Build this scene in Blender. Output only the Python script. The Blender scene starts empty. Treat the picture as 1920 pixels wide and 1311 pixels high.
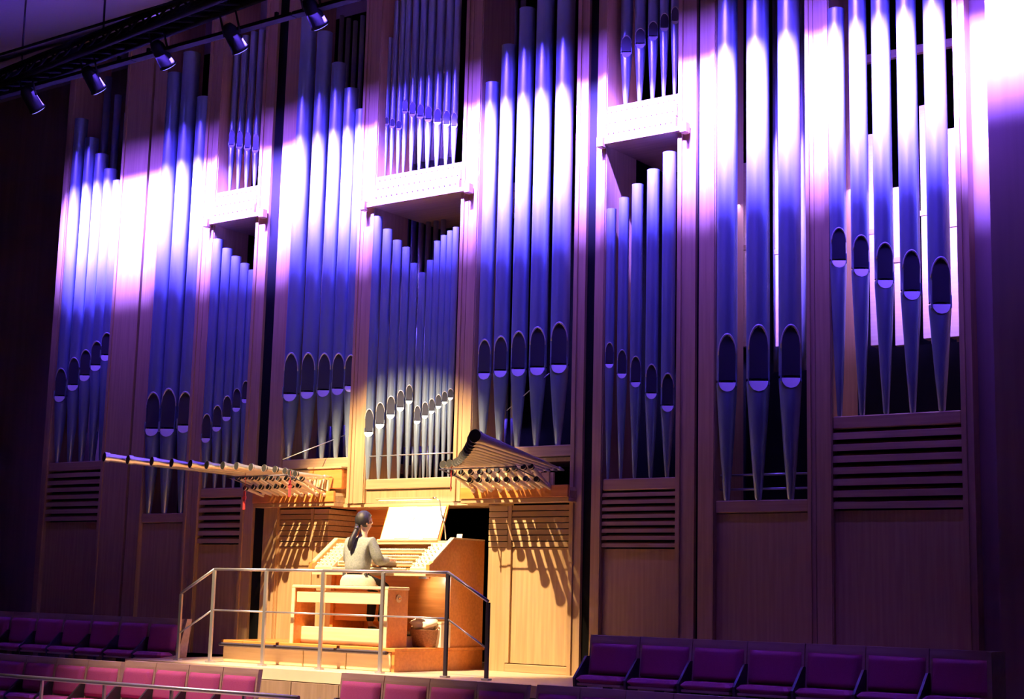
import bpy, math, random
from mathutils import Vector, Matrix
random.seed(4)
PI = math.pi
col = bpy.context.scene.collection
scn = bpy.context.scene

# ------------------------------------------------------------------ camera
F = 2850.0; IW, IH = 1920.0, 1311.0
CAM = Vector((11.9547, -14.5094, 0.85))
_y, _p, _r = math.radians(36.0), math.radians(9.25), math.radians(1.44)
FW = Vector((-math.sin(_y)*math.cos(_p), math.cos(_y)*math.cos(_p), math.sin(_p)))
_rt = Vector((math.cos(_y), math.sin(_y), 0)); _up = _rt.cross(FW)
RT = _rt*math.cos(_r) + _up*math.sin(_r); UP = -_rt*math.sin(_r) + _up*math.cos(_r)
cd = bpy.data.cameras.new('camera'); cam = bpy.data.objects.new('camera', cd); col.objects.link(cam)
cd.sensor_width = 36.0; cd.lens = 36.0*F/IW; cd.clip_end = 200
cam.matrix_world = Matrix(((RT.x, UP.x, -FW.x, CAM.x), (RT.y, UP.y, -FW.y, CAM.y), (RT.z, UP.z, -FW.z, CAM.z), (0, 0, 0, 1)))
scn.camera = cam

# ------------------------------------------------------------------ light and exposure
scn.view_settings.view_transform = 'Standard'; scn.view_settings.look = 'None'
scn.view_settings.gamma = 1.0; scn.view_settings.use_curve_mapping = False
scn.view_settings.exposure = 0.0
w = bpy.data.worlds.new('hall'); scn.world = w; w.use_nodes = True
w.node_tree.nodes['Background'].inputs[0].default_value = (0.45, 0.26, 0.62, 1)
w.node_tree.nodes['Background'].inputs[1].default_value = 0.0018

def look(o, target):
    d = Vector(target) - o.location
    o.rotation_euler = d.to_track_quat('-Z', 'Y').to_euler()
def area(name, loc, target, sx, sy, energy, color, spread=180):
    l = bpy.data.lights.new(name, 'AREA'); l.shape = 'RECTANGLE'; l.size = sx; l.size_y = sy
    l.energy = energy; l.color = color; l.spread = math.radians(spread)
    o = bpy.data.objects.new(name, l); col.objects.link(o); o.location = loc; look(o, target); return o
def spot(name, loc, target, energy, color, size, blend, radius=0.05):
    l = bpy.data.lights.new(name, 'SPOT'); l.energy = energy; l.color = color
    l.spot_size = math.radians(size); l.spot_blend = blend; l.shadow_soft_size = radius
    o = bpy.data.objects.new(name, l); col.objects.link(o); o.location = loc; look(o, target); return o
BLUE = (0.17, 0.10, 1.0)
# LED battens hung under the lighting truss, washing the pipes
for i in range(5):
    x0 = -6.95 + 3.0*i
    area('led_wash_light', (x0+1.5, -1.50, 7.86), (x0+1.5, 0.2, 5.97), 3.0, 0.06, 1700, BLUE, 33)
    area('led_fill_light', (x0+1.5, -1.62, 7.86), (x0+1.5, 0.2, 6.0), 3.0, 0.06, 125, (0.14, 0.06, 1.0), 68)
spot('console_spot_light', (-0.24, -5.6, 8.0), (-0.1, -0.6, 0.95), 12500, (1.0, 0.70, 0.36), 34, 0.45, 0.04)
spot('console_spill_light', (-0.24, -5.5, 8.0), (0.2, -3.2, -0.6), 5200, (1.0, 0.62, 0.52), 43, 0.9, 0.06)
area('hall_violet_light', (3.0, -9.0, 9.0), (1.0, -1.5, 1.0), 8, 2, 2, (0.35, 0.12, 1.0))
spot('front_violet_light', (6.0, -9.0, 8.0), (5.5, -1.8, 0.0), 560, (0.24, 0.06, 1.0), 26, 0.9, 0.3)
spot('left_violet_light', (-6.0, -9.0, 8.0), (-4.8, -1.8, 0.0), 170, (0.26, 0.08, 1.0), 26, 0.9, 0.3)

# ------------------------------------------------------------------ helpers
def ray(px, py):
    return FW + RT*((px-IW/2)/F) - UP*((py-IH/2)/F)
def at(px, py, Y):                      # the point of the plane y = Y that stands behind a place in the frame
    d = ray(px, py); return CAM + d*((Y-CAM.y)/d.y)
def X_(px, py=700, Y=0.0): return at(px, py, Y).x
def Z_(px, py, Y=0.0): return at(px, py, Y).z
def scale_at(X, Y):                     # metres per frame pixel at a place
    return (Vector((X, Y, 3)) - CAM).dot(FW)/F

def tag(o, label=None, cat=None, group=None, kind=None):
    if label: o['label'] = label
    if cat: o['category'] = cat
    if group: o['group'] = group
    if kind: o['kind'] = kind
    return o
def empty(name, loc=(0, 0, 0), rz=0, label=None, cat=None, group=None):
    o = bpy.data.objects.new(name, None); col.objects.link(o); o.location = loc; o.rotation_euler.z = rz
    o.empty_display_size = 0.1
    return tag(o, label, cat, group)
class MB:
    def __init__(s): s.v = []; s.f = []; s.sm = []
    def add(s, vs, fs, smooth=False):
        n = len(s.v); s.v += [tuple(v) for v in vs]; s.f += [tuple(i+n for i in f) for f in fs]; s.sm += [smooth]*len(fs); return s
    def box(s, x0, x1, y0, y1, z0, z1, bev=0.0):
        x0, x1 = min(x0, x1), max(x0, x1); y0, y1 = min(y0, y1), max(y0, y1); z0, z1 = min(z0, z1), max(z0, z1)
        if bev <= 0:
            return s.add([(x0,y0,z0),(x1,y0,z0),(x1,y1,z0),(x0,y1,z0),(x0,y0,z1),(x1,y0,z1),(x1,y1,z1),(x0,y1,z1)],
                  [(0,3,2,1),(4,5,6,7),(0,1,5,4),(1,2,6,5),(2,3,7,6),(3,0,4,7)])
        b = min(bev, (x1-x0)*.45, (y1-y0)*.45, (z1-z0)*.45)
        ring = lambda z, e: [(x0+e+b,y0+e,z),(x1-e-b,y0+e,z),(x1-e,y0+e+b,z),(x1-e,y1-e-b,z),(x1-e-b,y1-e,z),(x0+e+b,y1-e,z),(x0+e,y1-e-b,z),(x0+e,y0+e+b,z)]
        vs = ring(z0, b*.99) + ring(z0+b, 0) + ring(z1-b, 0) + ring(z1, b*.99)
        fs = [tuple(range(7, -1, -1)), tuple(range(24, 32))]
        for k in range(3):
            for i in range(8): fs.append((k*8+i, k*8+(i+1) % 8, (k+1)*8+(i+1) % 8, (k+1)*8+i))
        return s.add(vs, fs)
    def prism(s, pts, axis, a, b):      # pts: 2D polygon, extruded along an axis ('x': pts are (y,z), 'y': (x,z), 'z': (x,y))
        n = len(pts)
        g = {'x': lambda p, t: (t, p[0], p[1]), 'y': lambda p, t: (p[0], t, p[1]), 'z': lambda p, t: (p[0], p[1], t)}[axis]
        vs = [g(p, a) for p in pts] + [g(p, b) for p in pts]
        return s.add(vs, [tuple(range(n-1, -1, -1)), tuple(range(n, 2*n))] + [(i, (i+1) % n, n+(i+1) % n, n+i) for i in range(n)])
    def tube(s, path, rad, n=10, caps=True, smooth=True):
        P = [Vector(p) for p in path]; R = rad if isinstance(rad, (list, tuple)) else [rad]*len(P)
        vs = []; fs = []
        t0 = (P[1]-P[0]).normalized(); u = t0.orthogonal().normalized()
        for i, p in enumerate(P):
            t = ((P[min(i+1, len(P)-1)] - P[max(i-1, 0)])).normalized()
            u = (u - t*u.dot(t)).normalized(); v = t.cross(u)
            for k in range(n):
                a = 2*PI*k/n; vs.append(p + (u*math.cos(a)+v*math.sin(a))*R[i])
        for i in range(len(P)-1):
            for k in range(n): fs.append((i*n+k, i*n+(k+1) % n, (i+1)*n+(k+1) % n, (i+1)*n+k))
        s.add(vs, fs, smooth)
        if caps: 
            m = len(s.v)-len(vs); s.f += [tuple(m+k for k in range(n-1, -1, -1)), tuple(m+(len(P)-1)*n+k for k in range(n))]; s.sm += [False, False]
        return s
    def ellipsoid(s, c, r, nu=20, nv=12, fn=None):
        vs = []; fs = []
        for j in range(nv+1):
            ph = PI*j/nv
            for i in range(nu):
                th = 2*PI*i/nu; v = Vector((math.sin(ph)*math.cos(th), math.sin(ph)*math.sin(th), math.cos(ph)))
                if fn: v = fn(v)
                vs.append((c[0]+v.x*r[0], c[1]+v.y*r[1], c[2]+v.z*r[2]))
        for j in range(nv):
            for i in range(nu): fs.append((j*nu+i, (j+1)*nu+i, (j+1)*nu+(i+1) % nu, j*nu+(i+1) % nu))
        return s.add(vs, fs, True)
    def mesh(s, name):
        me = bpy.data.meshes.new(name); me.from_pydata(s.v, [], s.f); me.polygons.foreach_set('use_smooth', s.sm); me.update(); return me
    def build(s, name, mat, parent=None, loc=(0, 0, 0), rot=None):
        me = s.mesh(name); me.materials.append(mat)
        o = bpy.data.objects.new(name, me); col.objects.link(o); o.location = loc
        if rot: o.rotation_euler = rot
        if parent is not None: o.parent = parent
        return o

# ------------------------------------------------------------------ materials
def mat(name, base, rough=0.5, metal=0.0, emit=None, estr=0, coat=0.0):
    m = bpy.data.materials.new(name); m.use_nodes = True
    b = m.node_tree.nodes['Principled BSDF']
    b.inputs['Base Color'].default_value = (*base, 1); b.inputs['Roughness'].default_value = rough; b.inputs['Metallic'].default_value = metal
    if coat: b.inputs['Coat Weight'].default_value = coat; b.inputs['Coat Roughness'].default_value = 0.15
    if emit: b.inputs['Emission Color'].default_value = (*emit, 1); b.inputs['Emission Strength'].default_value = estr
    return m
def noisy(name, c0, c1, scl, rough=0.5, metal=0.0, bump=0.02, coat=0.0, detail=4):
    m = mat(name, c0, rough, metal, coat=coat); nt = m.node_tree; b = nt.nodes['Principled BSDF']
    tc = nt.nodes.new('ShaderNodeTexCoord'); mp = nt.nodes.new('ShaderNodeMapping'); mp.inputs['Scale'].default_value = scl
    nz = nt.nodes.new('ShaderNodeTexNoise'); nz.inputs['Scale'].default_value = 1.0; nz.inputs['Detail'].default_value = detail
    cr = nt.nodes.new('ShaderNodeValToRGB'); cr.color_ramp.elements[0].color = (*c0, 1); cr.color_ramp.elements[1].color = (*c1, 1)
    cr.color_ramp.elements[0].position = 0.35; cr.color_ramp.elements[1].position = 0.65
    bp = nt.nodes.new('ShaderNodeBump'); bp.inputs['Strength'].default_value = bump; bp.inputs['Distance'].default_value = 0.01
    L = nt.links.new
    L(tc.outputs['Object'], mp.inputs['Vector']); L(mp.outputs[0], nz.inputs['Vector']); L(nz.outputs['Fac'], cr.inputs[0])
    L(cr.outputs[0], b.inputs['Base Color']); L(nz.outputs['Fac'], bp.inputs['Height']); L(bp.outputs[0], b.inputs['Normal'])
    return m
M = {}
M['oak'] = noisy('oak_wood', (0.45, 0.285, 0.15), (0.54, 0.355, 0.19), (28, 28, 1.2), 0.45, bump=0.05)
M['oakh'] = noisy('oak_wood_crossways', (0.45, 0.285, 0.15), (0.54, 0.355, 0.19), (1.2, 28, 28), 0.45, bump=0.05)
M['wallwood'] = noisy('wall_wood', (0.26, 0.16, 0.13), (0.32, 0.20, 0.16), (9, 9, 0.5), 0.6, bump=0.05)
M['cherry'] = noisy('cherry_wood', (0.66, 0.24, 0.055), (0.78, 0.31, 0.08), (2, 30, 30), 0.32, bump=0.03, coat=0.4)
M['maple'] = noisy('maple_wood', (0.74, 0.55, 0.32), (0.82, 0.64, 0.40), (1.5, 30, 30), 0.4, bump=0.03)
M['dark'] = mat('dark_interior', (0.002, 0.002, 0.002), 0.95)  # near-black colour stands in for the shade inside the case
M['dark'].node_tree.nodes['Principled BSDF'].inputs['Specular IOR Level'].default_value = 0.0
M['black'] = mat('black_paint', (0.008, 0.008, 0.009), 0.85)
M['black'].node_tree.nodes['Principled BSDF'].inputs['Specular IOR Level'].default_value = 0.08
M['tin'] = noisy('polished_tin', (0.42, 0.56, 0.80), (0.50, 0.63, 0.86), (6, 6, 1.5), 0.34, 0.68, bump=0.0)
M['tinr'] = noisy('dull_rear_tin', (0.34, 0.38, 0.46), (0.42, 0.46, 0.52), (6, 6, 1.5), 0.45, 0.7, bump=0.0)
M['brass'] = noisy('trumpet_metal', (0.74, 0.72, 0.68), (0.82, 0.80, 0.76), (9, 9, 9), 0.33, 0.75, bump=0.0)
M['lip'] = mat('lit_lip_metal', (0.86, 0.86, 0.94), 0.30, 0.3)  # paler than the pipes: light caught on lower lips and arches, put into colour
M['lip_shade'] = mat('shaded_lip_metal', (0.16, 0.17, 0.26), 0.30, 0.7)  # darker than the pipes: reflection of the dark hall put into the colour
M['barrier'] = noisy('barrier_wood', (0.22, 0.155, 0.11), (0.28, 0.20, 0.145), (20, 20, 1.5), 0.5, bump=0.03)
M['horn'] = noisy('pale_horn_metal', (0.72, 0.64, 0.50), (0.80, 0.72, 0.58), (9, 9, 9), 0.35, 0.25, bump=0.0)
M['bore'] = mat('pipe_bore', (0.02, 0.02, 0.025), 0.7)
M['steel'] = mat('brushed_steel', (0.55, 0.55, 0.60), 0.35, 0.8)
M['darksteel'] = mat('dark_steel', (0.10, 0.09, 0.12), 0.4, 0.6)
M['white'] = mat('white_paper', (0.88, 0.87, 0.84), 0.7)
M['ivory'] = mat('ivory_keys', (0.82, 0.77, 0.64), 0.3)
M['ebony'] = mat('ebony_keys', (0.03, 0.025, 0.02), 0.3)
M['red'] = mat('red_ribbon', (0.62, 0.05, 0.06), 0.6)
M['fabric'] = noisy('magenta_fabric', (0.42, 0.07, 0.22), (0.49, 0.09, 0.26), (160, 160, 160), 0.9, bump=0.1)
M['seatwood'] = noisy('seat_wood', (0.44, 0.31, 0.24), (0.52, 0.38, 0.29), (2, 20, 20), 0.5, bump=0.03)
M['floor'] = noisy('pale_floor_boards', (0.58, 0.44, 0.32), (0.66, 0.51, 0.38), (2, 14, 2), 0.4, bump=0.02)
M['ceil'] = mat('ceiling_plaster', (0.55, 0.50, 0.55), 0.8)
M['led'] = mat('led_face', (0.2, 0.2, 0.9), 0.4, emit=(0.25, 0.2, 1.0), estr=2.0)
M['skin'] = mat('skin', (0.72, 0.45, 0.33), 0.5)
M['hair'] = noisy('black_hair', (0.012, 0.011, 0.014), (0.03, 0.027, 0.03), (60, 60, 8), 0.55, bump=0.2)
M['cardigan'] = noisy('grey_cardigan', (0.20, 0.235, 0.23), (0.28, 0.31, 0.30), (60, 60, 60), 0.9, bump=0.15)
M['tunic'] = noisy('pale_tunic', (0.44, 0.45, 0.34), (0.52, 0.52, 0.41), (60, 60, 60), 0.9, bump=0.1)
M['trousers'] = mat('black_trousers', (0.015, 0.015, 0.018), 0.8)
M['basket'] = noisy('brown_basket', (0.24, 0.11, 0.05), (0.38, 0.19, 0.09), (50, 50, 90), 0.7, bump=0.4)
M['cloth'] = mat('cream_cloth', (0.85, 0.78, 0.62), 0.9)

# ------------------------------------------------------------------ the hall shell
XL, XR = X_(104, 600), X_(1812, 700)
ZT = 9.5
MB().box(-14, XL+0.3, 1.50, 1.74, -1.2, ZT).build('wall_back', M['wallwood'])['kind'] = 'structure'
for i in range(7):                                   # shallow upright strips of the panelled wall
    x = XL - 0.55 - 0.62*i
MB().box(X_(1862, 600, -0.35), 13.5, -0.35, 0.5, -1.2, ZT).build('wall_right', M['wallwood'])['kind'] = 'structure'
MB().box(XR, X_(1862, 600, -0.35)+0.02, 0.12, 0.5, -1.2, ZT).build('wall_corner', M['wallwood'])['kind'] = 'structure'
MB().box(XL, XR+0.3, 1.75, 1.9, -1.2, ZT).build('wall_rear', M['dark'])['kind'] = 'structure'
MB().box(-14, 14, -9, 2, ZT, ZT+0.2).build('ceiling', M['ceil'])['kind'] = 'structure'
for k, (yy, zz) in enumerate(((-3.4, ZT-0.16),)):
    MB().box(-14, 4, yy, yy+0.16, zz, ZT).build('trim_1', M['black'])['kind'] = 'structure'
MB().box(-14, 4, -3.62, -3.46, ZT-0.10, ZT).build('trim_2', M['ceil'])['kind'] = 'structure'
# tiers: the organ floor, the first seat step, the second seat step
SX0, SX1, SY = -2.75, 3.55, -2.05
st = MB().box(SX0, SX1, SY, 1.75, -0.12, 0.0).build('floor', M['floor']); st['kind'] = 'structure'
MB().box(-14, 14, -9, 1.75, -1.35, -1.2).build('floor_lower', M['floor'])['kind'] = 'structure'
MB().box(-14, SX0-0.002, -2.35, 1.49, -1.2, -0.32).build('trim_3', M['seatwood'])['kind'] = 'structure'
MB().box(SX1+0.002, 14, -2.35, -0.36, -1.2, -0.32).build('trim_4', M['seatwood'])['kind'] = 'structure'
MB().box(-14, 14, -4.2, -2.36, -1.2, -0.80).build('trim_5', M['seatwood'])['kind'] = 'structure'
sw = empty('wood_barrier', (SX0, SY, -1.2), 0, 'pale wood panelled front of the organ floor between the pink seat rows', 'wall panel')
for i in range(9):
    x0 = (SX1-SX0)*i/9; x1 = (SX1-SX0)*(i+1)/9-0.012
    MB().box(x0, x1, -0.03, 0.02, 0.0, 1.07).build('panel', M['barrier'], sw)

# ------------------------------------------------------------------ organ case
def case_bay(px0, px1, pl0, pr1, label, foot, lower, zl=0.0, zr=0.0, depth=0.62, post_front=-0.04, ztop=ZT):
    """px0..px1 opening, pl0 outer left of left post, pr1 outer right of right post, all in frame x at the height of the opening's middle"""
    a, b, c, d = X_(pl0, 600), X_(px0, 600), X_(px1, 600), X_(pr1, 600)
    t = empty('organ_case_bay', (a, 0, -0.0), 0, label, 'organ case', 'oak bays of the organ case')
    zb = 0.0
    def bx(name, x0, x1, y0, y1, z0, z1, m='oak', par=None, bev=0): return MB().box(x0-a, x1-a, y0, y1, z0, z1, bev).build(name, M[m], par or t)
    # posts: a deep cheek with a proud narrow trim along its front edge
    for (u0, u1, side) in ((a, b, 0), (c, d, 1)):
        zb = zr if side else zl
        po = bx('post', u0+0.003, u1-0.003, post_front, depth, zb, ztop-0.003)
        tw = min(0.05, (u1-u0)*.4)
        if side == 0: bx('post_trim', u1-tw-0.01, u1-0.01, post_front-0.022, post_front, zb, ztop-0.01, par=po)
        else: bx('post_trim', u0+0.01, u0+tw+0.01, post_front-0.022, post_front, zb, ztop-0.01, par=po)
    bx('toe_board', b, c, -0.03, depth+0.75, foot-0.13, foot, 'oakh', bev=0.01)
    z = foot-0.13
    for kind, z1, n in lower:
        if kind == 'slats':
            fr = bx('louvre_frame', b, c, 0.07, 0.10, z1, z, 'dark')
            h = (z-z1)/n
            for k in range(n):
                zz = z1+h*k
                MB().prism([(-0.035, zz+0.008), (-0.03, zz+h*.62), (0.06, zz+h*.93), (0.06, zz+h*.4)], 'x', b-a, c-a).build('slat', M['oakh'], t)
        elif kind == 'panel':
            for k in range(n):
                u0 = b+(c-b)*k/n; u1 = b+(c-b)*(k+1)/n-0.008
                bx('panel', u0, u1, 0.0, 0.05, z1, z-0.01)
        elif kind == 'void':
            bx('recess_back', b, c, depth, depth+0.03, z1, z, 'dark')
        z = z1
    return t, b, c

def zfoot(px, py, Y=0.0): return Z_(px, py, Y)
bays = {}
LV = 'slats'
bays[1] = case_bay(115, 213, 103, 262, 'far left organ case bay with wide pillar beside the dark wall', zfoot(150, 866), [(LV, Z_(130, 978), 7), ('panel', 0.0, 1)])
bays[2] = case_bay(292, 370, 266, 383, 'narrow organ case bay with low opening right of wide pillar', zfoot(310, 963), [('panel', 0.0, 1)])
bays[3] = case_bay(397, 475, 383, 497, 'left organ case bay with small bracketed shelf and pipes above', zfoot(430, 915), [(LV, Z_(430, 1020), 6), ('panel', 0.0, 1)])
bays[4] = case_bay(545, 668, 517, 679, 'organ case bay left of the centre bay above orange wood box', zfoot(600, 860), [('panel', 1.97, 2)], 0.0, 1.97)
bays[5] = case_bay(700, 862, 679, 876, 'centre organ case bay with large shelf directly above the console', zfoot(770, 897), [('panel', 1.97, 1)], 1.97, 1.97)
bays[6] = case_bay(895, 1078, 876, 1100, 'organ case bay right of centre behind the fan of trumpets', zfoot(980, 838), [('panel', Z_(980, 868), 1), ('void', 1.97, 1)], 1.97, 0.0)
bays[7] = case_bay(1137, 1272, 1117, 1307, 'right organ case bay with high boxed shelf and louvres below', zfoot(1200, 897), [(LV, Z_(1200, 1028), 8), ('panel', 0.0, 1)])
bays[8] = case_bay(1345, 1515, 1313, 1531, 'organ case bay holding the three thickest pipes', zfoot(1430, 938), [('panel', 0.0, 1)])
bays[9] = case_bay(1562, 1800, 1531, 1824, 'far right organ case bay with high louvred base', zfoot(1680, 776), [(LV, Z_(1680, 955), 7), ('panel', 0.0, 1)])

for k, (g0, g1) in enumerate(((497, 517), (1100, 1117), (262, 266), (1307, 1313))):
    MB().box(X_(g0, 600)+.002, X_(g1, 600)-.002, 0.0, 0.06, 0.0, ZT).build('trim_%d' % (6+k), M['black'])['kind'] = 'structure'  # black fillers stand in for the shade in the slots between sections
# lower front of the middle section: side panels, pillars, niche
NX0, NX1 = -1.40, 1.16
def lower_panel(x0, x1, px0, px1, label):
    t = empty('organ_base_panel', (x0, 0, 0), 0, label, 'organ case', 'lower side panels of the console niche')
    wd = x1-x0
    MB().box(0, wd, 0.0, 0.05, 0.10, 1.42).build('panel', M['oak'], t)
    MB().box(0, wd, -0.03, 0.05, 0.0, 0.09, 0.005).build('plinth', M['oakh'], t)
    for (u0, u1) in ((0, 0.05), (wd-0.05, wd)): MB().box(u0, u1, -0.03, -0.001, 0.10, 1.91).build('stile', M['oak'], t)
    n = 7
    for k in range(n):
        z0 = 1.43+k*0.07
        MB().prism([(-0.028, z0), (-0.02, z0+0.058), (0.05, z0+0.062), (0.05, z0)], 'x', 0.052, wd-0.052).build('slat', M['oakh'], t)
    return t
lower_panel(X_(516, 1000)+0.05, NX0-0.26, 0, 0, 'left lower oak panel beside niche striped by pipe shadows')
lower_panel(NX1+0.28, X_(1083, 1000), 0, 0, 'right lower oak panel striped by the trumpet shadows')
for (x0, x1, lb) in ((NX0-0.255, NX0, 'narrow oak pillar on the left side of the console niche'), (NX1, NX1+0.275, 'oak pillar on the right side of the console niche')):
    t = empty('niche_pillar', (x0, 0, 0), 0, lb, 'pillar', 'pillars of the console niche'); wd = x1-x0
    MB().box(0, wd, -0.02, 1.2, 0.0, 1.42).build('shaft', M['oak'], t)
    for k in range(7):
        z0 = 1.425+k*0.07
        MB().box(0.0, wd, -0.03, 1.2, z0, z0+0.062, 0.004).build('board', M['oakh'], t)
t = empty('niche_back', (NX0, 0.5, 0), 0, 'brown boarded rear wall of the console niche beside the black opening', 'wall panel')
for k in range(8): MB().box(0, 1.05, 0, 0.03, 0.245*k+0.002, 0.245*(k+1)-0.006).build('board', M['cherry'], t)
# lintel and the two trumpet shelves that hang over the niche
t = empty('niche_lintel', (NX0, 0, 1.92), 0, 'oak lintel over the console niche between the trumpet shelves', 'lintel')
MB().box(0.02, NX1-NX0-0.02, -0.02, 0.5, 0.0, 0.045, 0.004).build('soffit_board', M['oakh'], t)
MB().box(-0.4, NX1-NX0+0.4, 0.64, 1.74, 0.052, 0.08).build('niche_light_block', M['dark'], t)  # unseen slab added to keep the blue wash out of the niche
def trumpet_shelf(x0, x1, label):
    t = empty('trumpet_shelf', (x0, 0, 1.93), 0, label, 'shelf', 'shelves carrying the horizontal trumpets'); wd = x1-x0
    MB().box(0, wd, -0.20, 0.0, 0.0, 0.05, 0.004).build('soffit', M['oakh'], t)
    MB().box(0, wd, -0.22, -0.18, 0.052, 0.19, 0.004).build('fascia', M['cherry'], t)
    MB().box(0, wd, -0.178, 0.0, 0.13, 0.17).build('top_board', M['maple'], t)
    for u in (0.0, wd-0.04): MB().box(u, u+0.04, -0.178, -0.0, 0.052, 0.128).build('end_board', M['oakh'], t)
    return t
SHR = trumpet_shelf(0.86, 2.40, 'right oak shelf with orange fascia under the trumpet fan')
SHL = trumpet_shelf(-2.60, -1.16, 'left oak shelf under the long trumpet fan')
b4 = empty('wood_box_panel', (X_(590, 900), 0, 1.95), 0, 'square orange wood box panel left of the centre case post', 'panel')
MB().box(0, X_(652, 900)-X_(590, 900), -0.12, -0.002, 0.205, 0.46, 0.01).build('box_face', M['cherry'], b4)
MB().box(-0.01, X_(652, 900)-X_(590, 900)+0.01, -0.14, -0.002, 0.462, 0.49, 0.005).build('cap', M['oakh'], b4)

# shelves with wind chests half way up bays 3, 5, 7
def wind_shelf(bay, pl, pr, label, h, dots):
    (xl, yl), (xr, yr) = pl, pr
    z = (Z_(xl, yl, -0.1)+Z_(xr, yr, -0.1))/2; x0, x1 = X_(xl, yl, -0.1), X_(xr, yr, -0.1)
    t = empty('wind_chest', (x0, 0, z), 0, label, 'wind chest', 'wind chests carrying upper pipes')
    wd = x1-x0
    MB().box(0, wd, -0.12, -0.065, -0.06, 0.0, 0.006).build('shelf_board', M['oakh'], t)
    _, bb, cc = bays[bay]; ia, ib = bb-x0+.004, cc-x0-.004
    MB().box(ia, ib, -0.064, 1.3, -0.06, 0.0).build('shelf_inner', M['oakh'], t)
    for u in (-0.03, wd-0.05): MB().box(u, u+0.08, -0.17, -0.066, -0.1, 0.03, 0.01).build('end_block', M['oakh'], t)
    n = 3
    for k in range(n):
        z0 = 0.004+k*h/n
        bd = MB().box(ia, ib, -0.10+0.03*k, 1.3, z0, z0+h/n-0.012, 0.004).build('chest_board', M['oakh'], t)
        m = MB()
        for i in range(dots):
            u = ia+0.05+(ib-ia-0.1)*i/(dots-1)
            m.tube([(u, -0.108+0.03*k, z0+h/n*.45), (u, -0.095+0.03*k, z0+h/n*.45)], 0.010, 8)
        sc = m.build('screw_row', M['darksteel'], bd); sc['kind'] = 'stuff'
    return z+h, t
zc3, _ = wind_shelf(3, (390, 412), (496, 399), 'small wind chest on bracket shelf in the left bay', 0.42, 9)
zc5, _ = wind_shelf(5, (684, 386), (882, 345), 'large wind chest with screw rows in the centre bay', 0.36, 16)
zc7, _ = wind_shelf(7, (1128, 262), (1287, 236), 'high wind chest with dotted boards in the right bay', 0.42, 13)

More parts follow.
